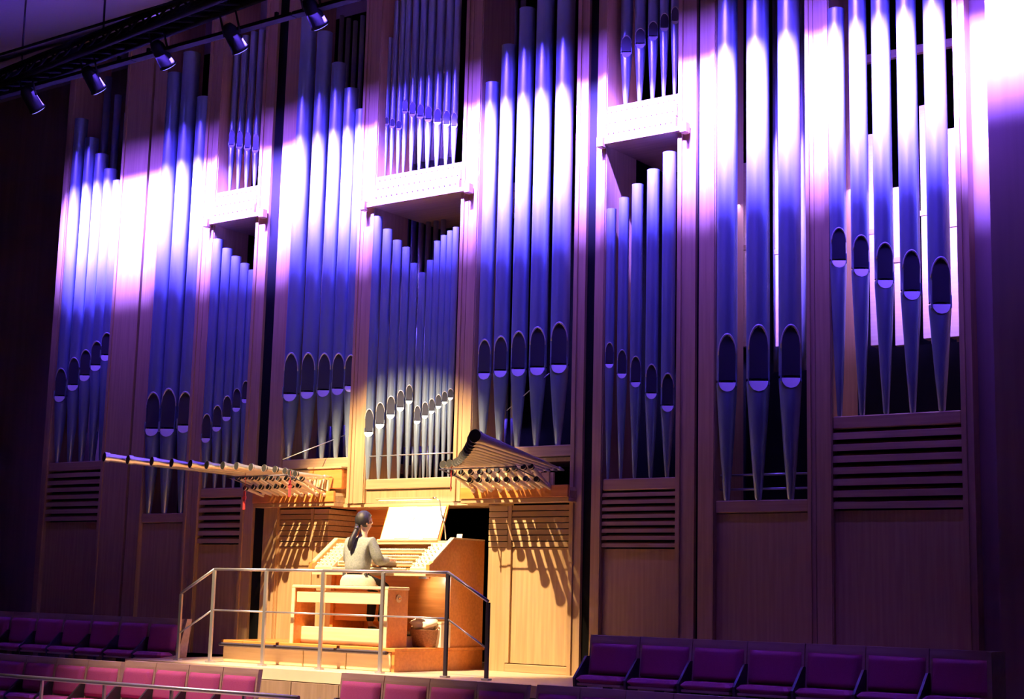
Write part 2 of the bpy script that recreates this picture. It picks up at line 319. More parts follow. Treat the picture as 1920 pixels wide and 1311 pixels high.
# ------------------------------------------------------------------ flue pipes
def flue(X, Y, zf, zlip, zarch, ztop, r, label, group, m='tin', n=36, has_mouth=True, toe=0.28, rz=math.radians(30), name='flue_pipe'):
    t = empty(name, (X, Y, zf), rz, label, 'organ pipe', group)
    zl, za, zt = zlip-zf, zarch-zf, ztop-zf
    def ring(z, rr, dfun, mb, vs):
        for k in range(n):
            th = 2*PI*k/n - PI/2
            x, y = rr*math.cos(th), rr*math.sin(th)
            if dfun is not None and y < 0:
                d = dfun(x); y = max(y, -d)
            vs.append((x, y, z))
    # foot: a cone, its front pressed in towards the mouth as the lower lip
    hl = min(1.1*r, zl*.4)
    zs = [0, 0.02, zl*.35, zl*.7] + [zl-hl+hl*i/7 for i in range(8)]
    rs = lambda z: r*(toe+(1-toe)*min(1, (z/(zl*0.97))**0.85)) if z > 0 else r*toe*.8
    vs = []
    for z in zs:
        q = max(0, (z-(zl-hl))/hl); rr = rs(z)
        ring(z, rr, (lambda x, q=q, rr=rr: rr*(1-0.36*q)) if q > 0 else None, None, vs)
    fs = []
    for j in range(len(zs)-1):
        for k in range(n): fs.append((j*n+k, j*n+(k+1) % n, (j+1)*n+(k+1) % n, (j+1)*n+k))
    mb = MB(); mb.add(vs, fs, True); mb.add([vs[k] for k in range(n)], [tuple(range(n-1, -1, -1))])
    top = vs[-n:]; mb.add(top, [tuple(range(n))])
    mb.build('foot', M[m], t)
    # body: a cylinder with the arched upper lip pressed in above the slot
    gap = 0.22*r; hz = za-zl
    zs = [zl+gap + (hz-gap)*i/14 for i in range(15)] + [za+0.3*r, zt-0.015, zt]
    vs = []
    for z in zs:
        q = (z-zl-gap)/(hz-gap)
        if q <= 1:
            wd = 0.82*r*math.sqrt(max(0, 1-max(0, (q-0.55)/0.45)**2))
            ring(z, r, lambda x, q=q, wd=wd: (r*(0.60+0.28*q) if abs(x) < wd else r), None, vs)
        else: ring(z, r*(1.03 if z >= zt-0.001 else 1), None, None, vs)
    fs = []
    for j in range(len(zs)-1):
        for k in range(n): fs.append((j*n+k, j*n+(k+1) % n, (j+1)*n+(k+1) % n, (j+1)*n+k))
    mb = MB(); mb.add(vs, fs, True)
    # wall thickness at the open top, and a bore going down inside
    m0 = len(zs)-1; inner = [(v[0]*.9, v[1]*.9, v[2]) for v in vs[m0*n:]]; deep = [(v[0]*.9, v[1]*.9, v[2]-0.25) for v in vs[m0*n:]]
    mb.add(vs[m0*n:]+inner, [(k, (k+1) % n, n+(k+1) % n, n+k) for k in range(n)])
    mb.add(inner+deep, [(k, (k+1) % n, n+(k+1) % n, n+k) for k in range(n)] + [tuple(range(n, 2*n))], True)
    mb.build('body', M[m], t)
    # dark slot between the lips
    MB().tube([(0, 0.03*r, zl+0.001), (0, 0.03*r, zl+gap-0.001)], r*0.60, 20).build('mouth_slot', M['bore'], t)
    if has_mouth:
        path = []
        for i in range(13):
            a = PI*i/12; x = -math.cos(a)*0.82*r; z = zl+gap+(hz-gap)*0.55 + math.sin(a)*(hz-gap)*0.45
            path.append((x, -math.sqrt(max(0, r*r-x*x))-0.003, z))
        MB().tube(path, 0.09*r+0.001, 6).build('mouth_arch', M['lip'], t)
        # plates of the two lips, shade and light put into their colours, laid on the pressed-in planes
        vs = []; fs = []
        for j in range(9):
            q = j/8; wd = 0.78*r*math.sqrt(max(0.0, 1-max(0, (q-0.55)/0.45)**2)); z = zl+gap+(hz-gap)*q
            yy = -(r*(0.60+0.28*q))-0.003
            vs += [(-wd, yy, z), (wd, yy, z)]
        fs = [(2*j, 2*j+1, 2*j+3, 2*j+2) for j in range(8)]
        vs2 = [(x, y+0.002, z) for x, y, z in vs]
        MB().add(vs+vs2, fs+[tuple(18+i for i in reversed(f)) for f in fs]).build('upper_lip', M['lip_shade'], t)
        vs = []; hl2 = min(0.95*r, hl)
        for j in range(9):
            q = j/8; wd = 0.80*r*math.sqrt(max(0.0, 1-q*q)); z = zl-hl2*q*0.98-0.001
            yy = -r*(0.64+0.36*q*hl2/hl)-0.004
            vs += [(-wd, yy, z), (wd, yy, z)]
        fs = [(2*j+2, 2*j+3, 2*j+1, 2*j) for j in range(8)]
        vs2 = [(x, y+0.003, z) for x, y, z in vs]
        MB().add(vs+vs2, fs+[tuple(18+i for i in reversed(f)) for f in fs]).build('lower_lip', M['lip'], t)
        for sx in (-1, 1):
            x = sx*0.86*r
            MB().box(x-0.05*r, x+0.05*r, -0.86*r, -0.40*r, zl-0.35*r, zl+gap+0.6*r).build('ear', M[m], t)
    return t

ORD = ['first', 'second', 'third', 'fourth', 'fifth', 'sixth', 'seventh', 'eighth', 'ninth', 'tenth', 'eleventh', 'twelfth', 'thirteenth']
def row(arches, lips, widths, feet, tops, Y, desc, group, zt_default=9.4, m='tin', left=-99):
    n = len(arches); out = []
    while Y > 0.0:                       # as far back as the case post on the left allows
        r = widths[0]*scale_at(at(*arches[0], Y).x, Y)/2
        if at((arches[0][0]+lips[0][0])/2, (arches[0][1]+lips[0][1])/2, Y).x-r > left+0.004: break
        Y -= 0.01
    for i in range(n):
        ax, ay = arches[i]; lx, ly = lips[i]
        r = widths[i]*scale_at(at(ax, ay, Y).x, Y)/2
        Yc = Y
        X = at((ax+lx)/2, (ay+ly)/2, Yc).x
        zl = Z_(lx, ly, Yc-r); za = Z_(ax, ay, Yc-r)
        zf = feet
        tp = tops[i] if i < len(tops) else None
        zt = Z_(tp[0], tp[1], Yc-r) if tp else zt_default
        out.append(flue(X, Yc, zf, zl, za, zt, r, desc(i, n), group, m))
    return out
def D(place, what='silver flue pipe'):
    return lambda i, n: '%s of %s front %ss from the left %s' % (ORD[i], ['', 'one', 'two', 'three', 'four', 'five', 'six', 'seven', 'eight', 'nine', 'ten', 'eleven', 'twelve'][n], what, place)
zf = {k: v for k, v in ((1, zfoot(150, 866)), (2, zfoot(310, 963)), (3, zfoot(430, 915)), (4, zfoot(600, 860)), (5, zfoot(770, 897)), (6, zfoot(980, 838)), (7, zfoot(1200, 897)), (8, zfoot(1430, 938)), (9, zfoot(1680, 776)))}
row([(121, 690), (145, 670), (168, 655), (188, 639), (207, 623)], [(114, 742), (139, 721), (160, 703), (181, 684), (200, 665)], [25]*5, zf[1],
    [(162, 217), (182, 253), (198, 284), (213, 313), (226, 335)], 0.27, D('in the far left bay'), 'front pipes of the far left bay', left=bays[1][1])
row([(294, 735), (322, 728), (353, 734)], [(287, 803), (317, 803), (348, 797)], [31, 33, 31], zf[2], [(330, 132), (360, 93), (387, 177)], 0.24, D('beside the wide pillar'), 'front pipes beside the wide pillar', left=bays[2][1])
row([(391, 776), (411, 760), (430, 742), (448, 728), (464, 714)], [(388, 821), (408, 800), (426, 781), (444, 764), (461, 748)], [20, 20, 19, 18, 17], zf[3],
    [(413, 446), (433, 463), (449, 478), (462, 492), (475, 505)], 0.22, D('under the small left shelf'), 'lower pipes of the small shelf bay', left=bays[3][1])
row([(552, 661), (584, 661), (613, 662), (639, 662), (661, 665)], [(544, 738), (576, 734), (607, 731), (634, 728), (657, 723)], [31, 30, 28, 27, 25], zf[4],
    [(590, 15), (618, 53), (645, 112), (669, 160), (690, 200)], 0.26, D('left of centre bay'), 'front pipes left of the centre bay', left=bays[4][1])
a5 = [(695, 767), (715.5, 755), (735.6, 743), (753.6, 732), (769, 722), (785, 761), (799, 754), (811, 748), (824, 740), (835, 734), (846, 729)]
l5 = [(692, 810), (713, 795), (733, 777), (751, 764), (768, 751), (782, 789), (797, 779), (810, 770), (822, 761), (834, 753), (845, 745)]
t5 = [(716, 403), (741, 426), (752, 448), (771, 461), (788, 491), (801, 509), (814, 486), (821, 451), (836, 440), (850, 431), (862, 424)]
row(a5, l5, [19, 19, 18, 16, 15, 14, 13.5, 13, 12.5, 12, 12], zf[5], t5, 0.16, D('in the centre bay'), 'lower pipes of the centre bay', left=bays[5][1])
row([(912, 636), (941, 630), (974, 621), (1010, 613), (1051, 604)], [(907, 699), (939, 694), (973, 691), (1008, 688), (1048, 683)], [27, 29, 31, 34, 36], zf[6],
    [(933, 149), (965, 78), (996, 9)], 0.24, D('right of centre bay'), 'front pipes right of the centre bay', left=bays[6][1])
row([(1144, 642), (1167, 656), (1192, 668), (1222, 683), (1252, 700)], [(1142, 682), (1166, 700), (1192, 716), (1221, 737), (1252, 760)], [18, 20, 22, 24, 26], zf[7],
    [(1153, 389), (1176, 368), (1204, 342), (1234, 314), (1264, 281)], 0.30, D('under the high right shelf'), 'lower pipes of the high shelf bay', left=bays[7][1])
row([(1364, 626), (1423, 609), (1482, 609)], [(1362, 716), (1420, 713), (1481, 707)], [39, 44, 43], zf[8], [], 0.26, D('in the three pipe bay', 'very thick silver pipe'), 'thick front pipes of the three pipe bay', left=bays[8][1])
row([(1572, 427), (1613, 441), (1658, 455), (1707, 469), (1762, 482)], [(1571, 487), (1613, 503), (1657, 524), (1707, 545), (1761, 569)], [32, 34, 36, 38, 42], zf[9],
    [(1578, 10)], 0.28, D('in the far right bay'), 'front pipes of the far right bay', left=bays[9][1])
# upper pipes on the wind chests
def upper(xs, mouth, hm, w, zc, tops, Y, desc, group):
    for i, x in enumerate(xs):
        mx, my = mouth[i]
        r = w[i]*scale_at(at(mx, my, Y).x, Y)/2
        zl = Z_(mx, my+hm[i], Y-r); za = Z_(mx, my, Y-r)
        tp = tops[i] if i < len(tops) else None
        zt = Z_(tp[0], tp[1], Y-r) if tp else 9.4
        flue(at(x, my, Y).x, Y, zc, zl, za, zt, r, desc(i, len(xs)), group, n=24)
upper([407, 422, 437, 452, 467, 482], [(407, 240), (422, 242), (437, 243), (452, 245), (467, 247), (482, 250)], [24, 26, 27, 28, 29, 30], [13.5]*6, zc3,
      [(419, 105), (431, 90), (445, 70), (460, 65), (475, 58), (490, 55)], 0.14, D('on the small left wind chest', 'upper pipe'), 'upper pipes on the small left chest')
ux = [706, 716.5, 726, 737, 749, 761, 775, 790, 805, 822, 839, 853]
um = [(x, 213+i*3) for i, x in enumerate(ux[:5])] + [(x, 187+i*4) for i, x in enumerate(ux[5:])]
upper(ux, um, [10, 11, 12, 13, 14]+[20, 21, 22, 23, 24, 24, 24], [9, 9.5, 10, 11, 11.5, 12.5, 14, 14.5, 15.5, 16, 15, 13], zc5,
      [(717, 95), (726, 84), (736, 68), (745, 0)], 0.12, D('on the centre wind chest', 'upper pipe'), 'upper pipes on the centre chest')
upper([1148, 1175, 1201, 1225, 1246, 1266], [(1149, 82), (1176, 66), (1202, 52), (1226, 39), (1247, 24), (1267, 12)], [30, 30, 28, 27, 26, 25], [23, 23, 22, 21, 19, 17], zc7,
      [], 0.18, D('on the high right wind chest', 'upper pipe'), 'upper pipes on the high right chest')
# rear ranks glimpsed above and between the front ones
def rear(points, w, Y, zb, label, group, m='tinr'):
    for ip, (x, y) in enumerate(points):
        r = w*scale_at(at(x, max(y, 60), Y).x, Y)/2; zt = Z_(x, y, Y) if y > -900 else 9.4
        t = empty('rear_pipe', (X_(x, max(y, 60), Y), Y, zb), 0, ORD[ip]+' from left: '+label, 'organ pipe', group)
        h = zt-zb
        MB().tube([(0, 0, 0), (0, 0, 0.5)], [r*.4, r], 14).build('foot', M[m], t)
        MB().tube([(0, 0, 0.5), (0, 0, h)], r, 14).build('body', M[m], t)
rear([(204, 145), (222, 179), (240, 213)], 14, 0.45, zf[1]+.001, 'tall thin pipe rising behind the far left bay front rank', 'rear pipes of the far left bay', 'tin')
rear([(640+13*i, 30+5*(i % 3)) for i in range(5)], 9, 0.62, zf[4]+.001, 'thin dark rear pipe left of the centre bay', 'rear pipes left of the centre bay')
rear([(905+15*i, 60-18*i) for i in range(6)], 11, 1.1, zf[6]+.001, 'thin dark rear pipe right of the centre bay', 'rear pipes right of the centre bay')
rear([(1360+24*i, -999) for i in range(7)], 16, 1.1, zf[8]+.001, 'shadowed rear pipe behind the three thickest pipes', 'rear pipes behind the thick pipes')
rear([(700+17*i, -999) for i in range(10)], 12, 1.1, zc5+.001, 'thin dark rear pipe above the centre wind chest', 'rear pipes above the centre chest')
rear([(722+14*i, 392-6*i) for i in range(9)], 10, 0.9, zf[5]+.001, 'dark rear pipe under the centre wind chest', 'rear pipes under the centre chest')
# pale wooden pipes seen through the gaps of the right bays
def wood_pipe(iw, px, py0, py1, w, Y, label, group):
    z0, z1 = Z_(px, py1, Y), Z_(px, py0, Y); x = X_(px, py0, Y); hw = w*scale_at(x, Y)/2
    t = empty('wooden_pipe', (x, Y, z0), 0, ORD[iw]+' from left: '+label, 'organ pipe', group)
    MB().box(-hw, hw, 0, 2*hw, 0, z1-z0, 0.004).build('body', M['maple'], t)
    MB().box(-hw-0.008, hw+0.008, -0.008, 2*hw+0.008, (z1-z0)*.52, (z1-z0)*.52+0.06, 0.003).build('band', M['oakh'], t)
    MB().tube([(0, hw, -0.22), (0, hw, 0)], [0.015, 0.03], 12).build('foot', M['maple'], t)
for iw, (px, a, b) in enumerate(((1594, 300, 648), (1641, 250, 648), (1688, 350, 648), (1737, 196, 635), (1785, 240, 632))):
    wood_pipe(iw, px, a, b, 30, 0.85, 'pale square wooden pipe lit between far right bay pipes', 'wooden pipes of the far right bay')
for iw, (px, a, b) in enumerate(((1400, 305, 650), (1462, 320, 650))):
    wood_pipe(iw, px, a, b, 20, 0.85, 'pale square wooden pipe lit between the thick pipes', 'wooden pipes behind the thick pipes')
area('case_inner_light', (X_(1690, 400, .6), 0.50, 5.3), (X_(1690, 400, .6), 1.0, 4.0), 1.0, 0.05, 22, (0.55, 0.35, 1.0))
area('case_inner_light', (X_(1430, 400, .6), 0.50, 5.3), (X_(1430, 400, .6), 1.0, 4.0), 0.8, 0.05, 6, (0.5, 0.35, 1.0))
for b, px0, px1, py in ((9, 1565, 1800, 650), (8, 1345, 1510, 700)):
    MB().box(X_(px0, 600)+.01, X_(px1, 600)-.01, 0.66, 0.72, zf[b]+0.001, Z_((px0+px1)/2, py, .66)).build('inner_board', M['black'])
    o = bpy.context.scene.collection.objects[-1]
for o in [o for o in col.objects if o.name.startswith('inner_board')]:
    tag(o, 'dark board low behind the pipes of the %s bay' % ('far right' if o.location.x+o.data.vertices[0].co.x > 5.2 else 'three pipe'), 'board')
# thin guard rails in front of the three thick pipes, a beam across the far right bay
for y in (890, 917):
    z = Z_(1430, y, 0.08)
    o = MB().tube([(X_(1345, 600)+0.003, 0.08, z), (X_(1515, 600)-0.003, 0.08, z)], 0.012, 8).build('guard_rail', M['steel'])
    tag(o, '%s thin steel rail across the feet of the three thick pipes' % ('upper' if y == 890 else 'lower'), 'rail', 'rails at the thick pipe feet')
o = MB().box(X_(1562, 600)+.003, X_(1800, 600)-.003, 0.50, 0.56, Z_(1690, 105, .5), Z_(1690, 90, .5)).build('cross_rail', M['oakh'])
tag(o, 'horizontal wooden rail behind the tops of far right bay pipes', 'rail')
o = MB().tube([(X_(700, 600)+.01, -0.02, Z_(770, 853, 0)), (X_(862, 600)-.01, -0.02, Z_(770, 853, 0))], 0.008, 8).build('pipe_support_rail', M['steel'])
tag(o, 'thin steel rail across the lower pipe feet of centre bay', 'rail')

# ------------------------------------------------------------------ horizontal trumpets
def trumpet(base, tip, rb, rt, label, group, name='horizontal_trumpet'):
    hm = M['brass'] if name == 'horizontal_trumpet' else M['horn']
    B = Vector(base); T = Vector(tip); d = T-B; L = d.length; u = d/L
    t = empty(name, B, 0, label, 'organ pipe', group)
    MB().tube([(0, 0, 0), u*L*.93, u*L*.985, u*L], [rb, rt*.93, rt*1.0, rt*1.12], 16, caps=False).build('resonator', hm, t)
    MB().tube([u*(L-0.002), u*(L-0.06)], [rt*1.10, rt*.85], 16).build('bell_bore', M['bore'], t)
    MB().tube([-u*0.16, -u*0.02, (0, 0, 0)], [rb*.8, rb*2.0, rb*1.4], 12).build('boot', hm, t)
    bx = MB()
    bx.tube([u*L*.97, u*L*.999], [rt*1.15, rt*1.2], 16, caps=False); bx.build('bell_rim', hm, t)
    return t
tx = [195, 239, 284, 321, 356, 387, 417, 443, 470, 494, 515, 535, 553, 570]
ty = [857, 862, 865, 868, 870, 872, 873, 874, 876, 878, 880, 883, 886, 888]
SYMX = -0.12
NT = len(tx)
for i in range(NT):
    q = i/(NT-1); bX = -2.32+1.05*q; th = math.radians(17-15*q)
    best = None
    for k in range(400):                  # the length that reaches the bell's place
        L = 0.5+k*0.006; tipx, tipy = bX-L*math.sin(th), -0.30-L*math.cos(th)
        e = abs(X_(tx[i], ty[i], tipy)-tipx)
        if best is None or e < best[0]: best = (e, L, tipx, tipy)
    _, L, tipx, tipy = best
    zt = Z_(tx[i], ty[i], tipy); zb = 2.30
    lab = '%s trumpet pipe of the left fan counted from its long outer end' % (ORD[i] if i < 13 else 'last and shortest')
    trumpet((bX, -0.30, zb), (tipx, tipy, zt), 0.012, 0.052-0.018*q, lab, 'long trumpets of the left fan')
    # mirrored right fan
    mx = lambda x: 2*SYMX-x
    zt2 = 2.44-0.10*q
    if i == NT-2: CORD = (mx(tipx), tipy+0.05, zt2)
    lab = '%s trumpet pipe of the right fan counted from its long outer end' % (ORD[i] if i < 13 else 'last and shortest')
    trumpet((mx(bX)+0.24*(1-q), -0.30, zb), (mx(tipx), tipy, zt2), 0.012, 0.060-0.022*q, lab, 'long trumpets of the right fan')
r2 = [(847, 886), (864, 885), (881, 884), (899, 884), (915, 882), (931, 880), (949, 879), (964, 877), (981, 875), (995, 874)]
r3 = [(880, 900), (896, 899), (914, 899), (931, 899), (949, 899), (967, 898), (985, 897), (1005, 898)]
for nm, rr, Yt in (('upper', r2, -0.66), ('lower', r3, -0.54)):
    for i, (x, y) in enumerate(rr):
        p = at(x, y, Yt)
        for s in (1, -1):
            X = p.x if s == 1 else 2*SYMX-p.x
            dx = (0.02+0.012*i)*s
            side = 'right' if s == 1 else 'left'
            lab = '%s short trumpet from the middle in %s %s row of short ones' % (ORD[i], nm, side)
            trumpet((X-dx*0.3, Yt+0.40, p.z-(0.17 if nm == 'upper' else 0.11)), (X, Yt, p.z), 0.013, 0.030, lab, 'short trumpets of the %s %s row' % (nm, side), 'short_trumpet')
# racks that carry the trumpets
for s in (1, -1):
    f_ = (lambda x: x) if s == 1 else (lambda x: 2*SYMX-x)
    side = 'right' if s == 1 else 'left'
    t = empty('trumpet_rack', (0, 0, 2.101), 0, 'white wood rack standing on the %s shelf that holds the short trumpets' % side, 'rack', 'trumpet racks')
    xa, xb = sorted((f_(1.08), f_(2.15)))
    MB().box(xa, xb, -0.15, -0.12, 0.005, 0.17).build('rack_board', M['maple'], t)
    for k in range(9):
        u = xa+(xb-xa)*(k+.5)/9
        MB().box(u-0.016, u+0.016, -0.174, -0.151, 0.0, 0.18).build('upright', M['maple'], t)
    MB().tube([(xa, -0.9, 0.17), (xb, -0.9, 0.17)], 0.008, 8).build('cross_bar', M['darksteel'], t)
    for u in (xa+.02, xb-.02): MB().tube([(u, -0.15, 0.02), (u, -0.9, 0.17)], 0.008, 8).build('bracket', M['darksteel'], t)
# stay wires
for (a, b, lab) in (((at(530, 862, -0.6)), (at(650, 815, 0.1)), 'thin slanting stay wire above the left trumpet fan'), ((at(950, 770, 0.05)), (at(1030, 700, 0.05)), 'thin slanting stay wire in front of pipes right of centre')):
    tag(MB().tube([a, b], 0.006, 6).build('stay_wire', M['steel']), lab, 'wire', 'stay wires')
# red ribbons hanging from the trumpets
for (x, y0, y1, Yt, lab) in ((459, 921, 956, -0.9, 'red ribbon tag hanging lowest under the left trumpets'), (544, 900, 932, -0.8, 'red ribbon tag hanging beside the short left trumpets'), (824, 868, 922, -1.0, 'long thin red cord hanging at inner end of right fan')):
    p = at(x, y0, Yt)
    if x > 800: p = Vector((CORD[0], CORD[1], p.z)); Yt = CORD[1]
    z1 = Z_(x, y1, Yt); h = p.z-z1; wd = 0.018 if y1 < 922 or x < 800 else 0.006
    t = empty('ribbon', (p.x, Yt, z1), 0, lab, 'ribbon', 'red ribbons on the trumpets')
    MB().box(-wd, wd, -0.006, 0.006, 0, h, 0.002).build('strip', M['red'], t)
    MB().tube([(0, 0, h), (0, 0, (CORD[2]-0.03 if x > 800 else 2.33)-z1)], 0.003, 6).build('string', M['red'], t)
    if wd > .01: MB().box(-wd*1.5, wd*1.5, -0.01, 0.01, h*.55, h*.72, 0.003).build('knot', M['red'], t)

# ------------------------------------------------------------------ console platform, console, bench
PZ = 0.26
t = empty('console_platform', (-1.75, -1.45, 0), 0, 'orange brown wooden platform under the console with rounded cream front', 'platform')
MB().box(0, 0.36, 0.0, 1.40, PZ-0.04, PZ, 0.006).build('top_board', M['cherry'], t)
MB().box(0.365, 2.73, 0.0, 1.65, PZ-0.04, PZ, 0.006).build('top_board', M['cherry'], t)
MB().box(2.67, 2.71, 0.02, 1.63, 0.0, PZ-0.042).build('side_board', M['cherry'], t)
for k in range(4): MB().box(0.02+0.66*k, 0.02+0.66*(k+1)-0.01, 0.02, 0.05, 0.0, PZ-0.042, 0.01).build('front_board', M['maple'], t)
MB().box(0.0, 2.62, -0.05, 0.03, PZ-0.075, PZ-0.03, 0.012).build('nosing', M['darksteel'], t)
KX0, KX1 = -0.92, 0.95
con = empty('organ_console', (0, 0, PZ), 0, 'four manual oak organ console with orange brown sides under white music desk', 'organ console')
def cz(z): return z-PZ
prof = [(-0.86, 1.10), (-0.86, 1.19), (-0.80, 1.215), (-0.42, 1.50), (0.18, 1.50), (0.18, PZ), (-0.45, PZ), (-0.45, 1.08)]
for x0, x1 in ((KX0, KX0+0.05), (KX1-0.05, KX1)):
    MB().prism([(y, cz(z)) for y, z in prof], 'x', x0, x1).build('cheek', M['cherry'], con)
    e = 0.004
    MB().prism([(-0.80, cz(1.217)), (-0.80, cz(1.235)), (-0.42, cz(1.52)), (0.18, cz(1.52)), (0.18, cz(1.502)), (-0.42, cz(1.502))], 'x', x0-e, x1+e).build('cheek_cap', M['maple'], con)
MB().box(KX0+0.052, KX1-0.052, -0.42, -0.38, cz(0.52), cz(1.06)).build('knee_panel', M['cherry'], con)
MB().box(KX0+0.052, KX1-0.052, 0.12, 0.16, 0, cz(1.5)).build('back_panel', M['cherry'], con)
MB().box(KX0+0.052, KX1-0.052, -0.86, -0.2, cz(1.062), cz(1.095)).build('key_bed', M['maple'], con)
MB().box(KX0+0.052, KX1-0.052, -0.25, 0.118, cz(1.45), cz(1.49)).build('top_board', M['maple'], con)
kx0, kx1 = -0.56, 0.60
for k in range(4):
    z0 = cz(1.10+0.078*k); y0 = -0.84+0.115*k
    kb = MB().box(kx0-0.02, kx1+0.02, y0+0.0, y0+0.30, z0, z0+0.035).build('keyboard', M['maple'], con)
    n = 35; m = MB(); wk = (kx1-kx0)/n
    for i in range(n): m.box(kx0+wk*i+0.0012, kx0+wk*(i+1)-0.0012, y0-0.015, y0+0.14, z0+0.0355, z0+0.052)
    o = m.build('natural_keys', M['ivory'], kb); o['kind'] = 'stuff'
    m = MB()
    for i in range(n-1):
        if i % 7 not in (2, 6): m.box(kx0+wk*(i+1)-0.007, kx0+wk*(i+1)+0.007, y0+0.045, y0+0.14, z0+0.0525, z0+0.064)
    o = m.build('sharp_keys', M['ebony'], kb); o['kind'] = 'stuff'
    MB().box(kx0-0.02, kx1+0.02, y0+0.0, y0+0.025, z0-0.03, z0-0.004).build('piston_rail', M['cherry'], con)
MB().box(0.50, 0.62, -0.50, -0.44, cz(1.035), cz(1.061), 0.004).build('added_knee_housing', M['steel'], con)  # housing added to go with the added light below
spot('added_knee_light', (0.66, -0.72, 1.03), (0.78, -0.38, 0.88), 9, (1.0, 0.86, 0.74), 110, 1.0, 0.02)  # light added to brighten a spot on the knee panel
# stop jambs: sloping boards with rows of draw knobs
for (x0, x1) in ((KX0+0.055, kx0-0.03), (kx1+0.03, KX1-0.055)):
    jb = MB().prism([(-0.82, cz(1.10)), (-0.82, cz(1.15)), (-0.40, cz(1.455)), (-0.26, cz(1.448)), (-0.26, cz(1.40))], 'x', x0, x1).build('stop_jamb', M['maple'], con)
    m = MB(); u = Vector((0, 0.42, 0.305)).normalized(); nn = Vector((0, -u.z, u.y))
    for a in range(4):
        for b in range(7):
            c = Vector((x0+(x1-x0)*(a+.5)/4, -0.82, cz(1.15)))+u*(0.05+0.067*b)
            m.tube([c, c+nn*0.018, c+nn*0.020, c+nn*0.034], [0.005, 0.005, 0.012, 0.012], 8)
    o = m.build('draw_knobs', M['ivory'], jb); o['kind'] = 'stuff'
# pedalboard under the bench
pb = empty('pedalboard', (0.05, -0.92, PZ), 0, 'pale wooden pedalboard under the bench', 'pedalboard')
MB().box(-0.68, 0.68, -0.34, -0.30, 0.0, 0.19, 0.005).build('frame_front', M['maple'], pb)
MB().box(-0.68, 0.68, 0.40, 0.44, 0.0, 0.16, 0.005).build('frame_back', M['maple'], pb)
for s in (-1, 1): MB().box(s*0.66-0.02, s*0.66+0.02, -0.298, 0.398, 0.0, 0.12).build('frame_side', M['maple'], pb)
for i in range(19):
    x = -0.59+1.18*i/18
    MB().box(x-0.012, x+0.012, -0.295, 0.395, 0.06, 0.10, 0.003).build('pedal_key', M['maple'], pb)
for i in range(13):
    k = [0, 1, 3, 4, 5, 7, 8, 10, 11, 12, 14, 15, 17][i]; x = -0.59+1.18*(k+.5)/18
    MB().box(x-0.010, x+0.010, 0.10, 0.395, 0.075, 0.135, 0.003).build('sharp_pedal', M['ebony'], pb)
# music desk with its white sheets, standing on the console top
MD0, MD1 = X_(704, 1000, -0.32), X_(812, 1000, -0.32)
zd0, zd1 = 1.495, 1.93
t = empty('music_desk', ((MD0+MD1)/2, -0.22, 1.49), 0, 'wide tilted music desk on top of the console', 'music desk')
hw = (MD1-MD0)/2
sl = 0.16
MB().prism([(0.0, 0.005), (0.02, 0.005), (0.02+sl, 0.44), (0.0+sl, 0.44)], 'x', -hw-0.02, hw+0.02).build('desk_board', M['cherry'], t)
MB().box(-hw-0.02, hw+0.02, -0.05, 0.0, 0.0, 0.02, 0.004).build('ledge', M['maple'], t)
for i in range(4):
    x0 = MD0+(MD1-MD0)*i/4+0.004; x1 = MD0+(MD1-MD0)*(i+1)/4-0.004
    dz = 0.004*(i % 2)
    m = MB().prism([(-0.010, 0.024), (-0.004, 0.024), (-0.004+sl*0.93, 0.42), (-0.010+sl*0.93, 0.42)], 'x', x0, x1)
    o = m.build('music_sheet', M['white'], None, (0, -0.22, 1.49+dz))
    tag(o, '%s of four white music sheets from the left on the music desk' % ORD[i], 'sheet music', 'music sheets on the desk')
t = empty('desk_lamp', (MD0+0.0, -0.30, 1.88), 0, 'slim lamp bar with curved stem above the music desk', 'lamp')
DL = MD1-MD0
MB().box(0, DL, -0.05, 0.0, 0.10, 0.125, 0.004).build('lamp_bar', M['oakh'], t)
MB().box(0.05, DL-0.05, -0.045, -0.005, 0.094, 0.0995).build('diffuser', mat('lamp_diffuser', (1, .9, .7), 0.5, emit=(1, 0.85, 0.6), estr=2), t)
MB().tube([(DL+0.02, -0.02, 0.11), (DL+0.07, -0.0, 0.08), (DL+0.08, 0.02, -0.05), (DL+0.12, 0.05, -0.22), (DL+0.13, 0.06, -0.375)], 0.007, 8).build('stem', M['steel'], t)
MB().tube([(DL-0.02, -0.02, 0.115), (DL+0.03, -0.02, 0.115)], 0.009, 8).build('joint', M['steel'], t)
area('desk_lamp_light', ((MD0+MD1)/2, -0.36, 1.965), ((MD0+MD1)/2, -0.20, 1.5), DL-0.1, 0.03, 9, (1.0, 0.86, 0.62))
o = MB().box(-0.04, 0.04, -0.004, 0.004, 0, 0.08, 0.001).build('white_card', M['white'], None, (KX1-0.10, -0.20, 1.492), (math.radians(-14), 0, 0))
tag(o, 'small white card propped on the right end of the console top', 'card')
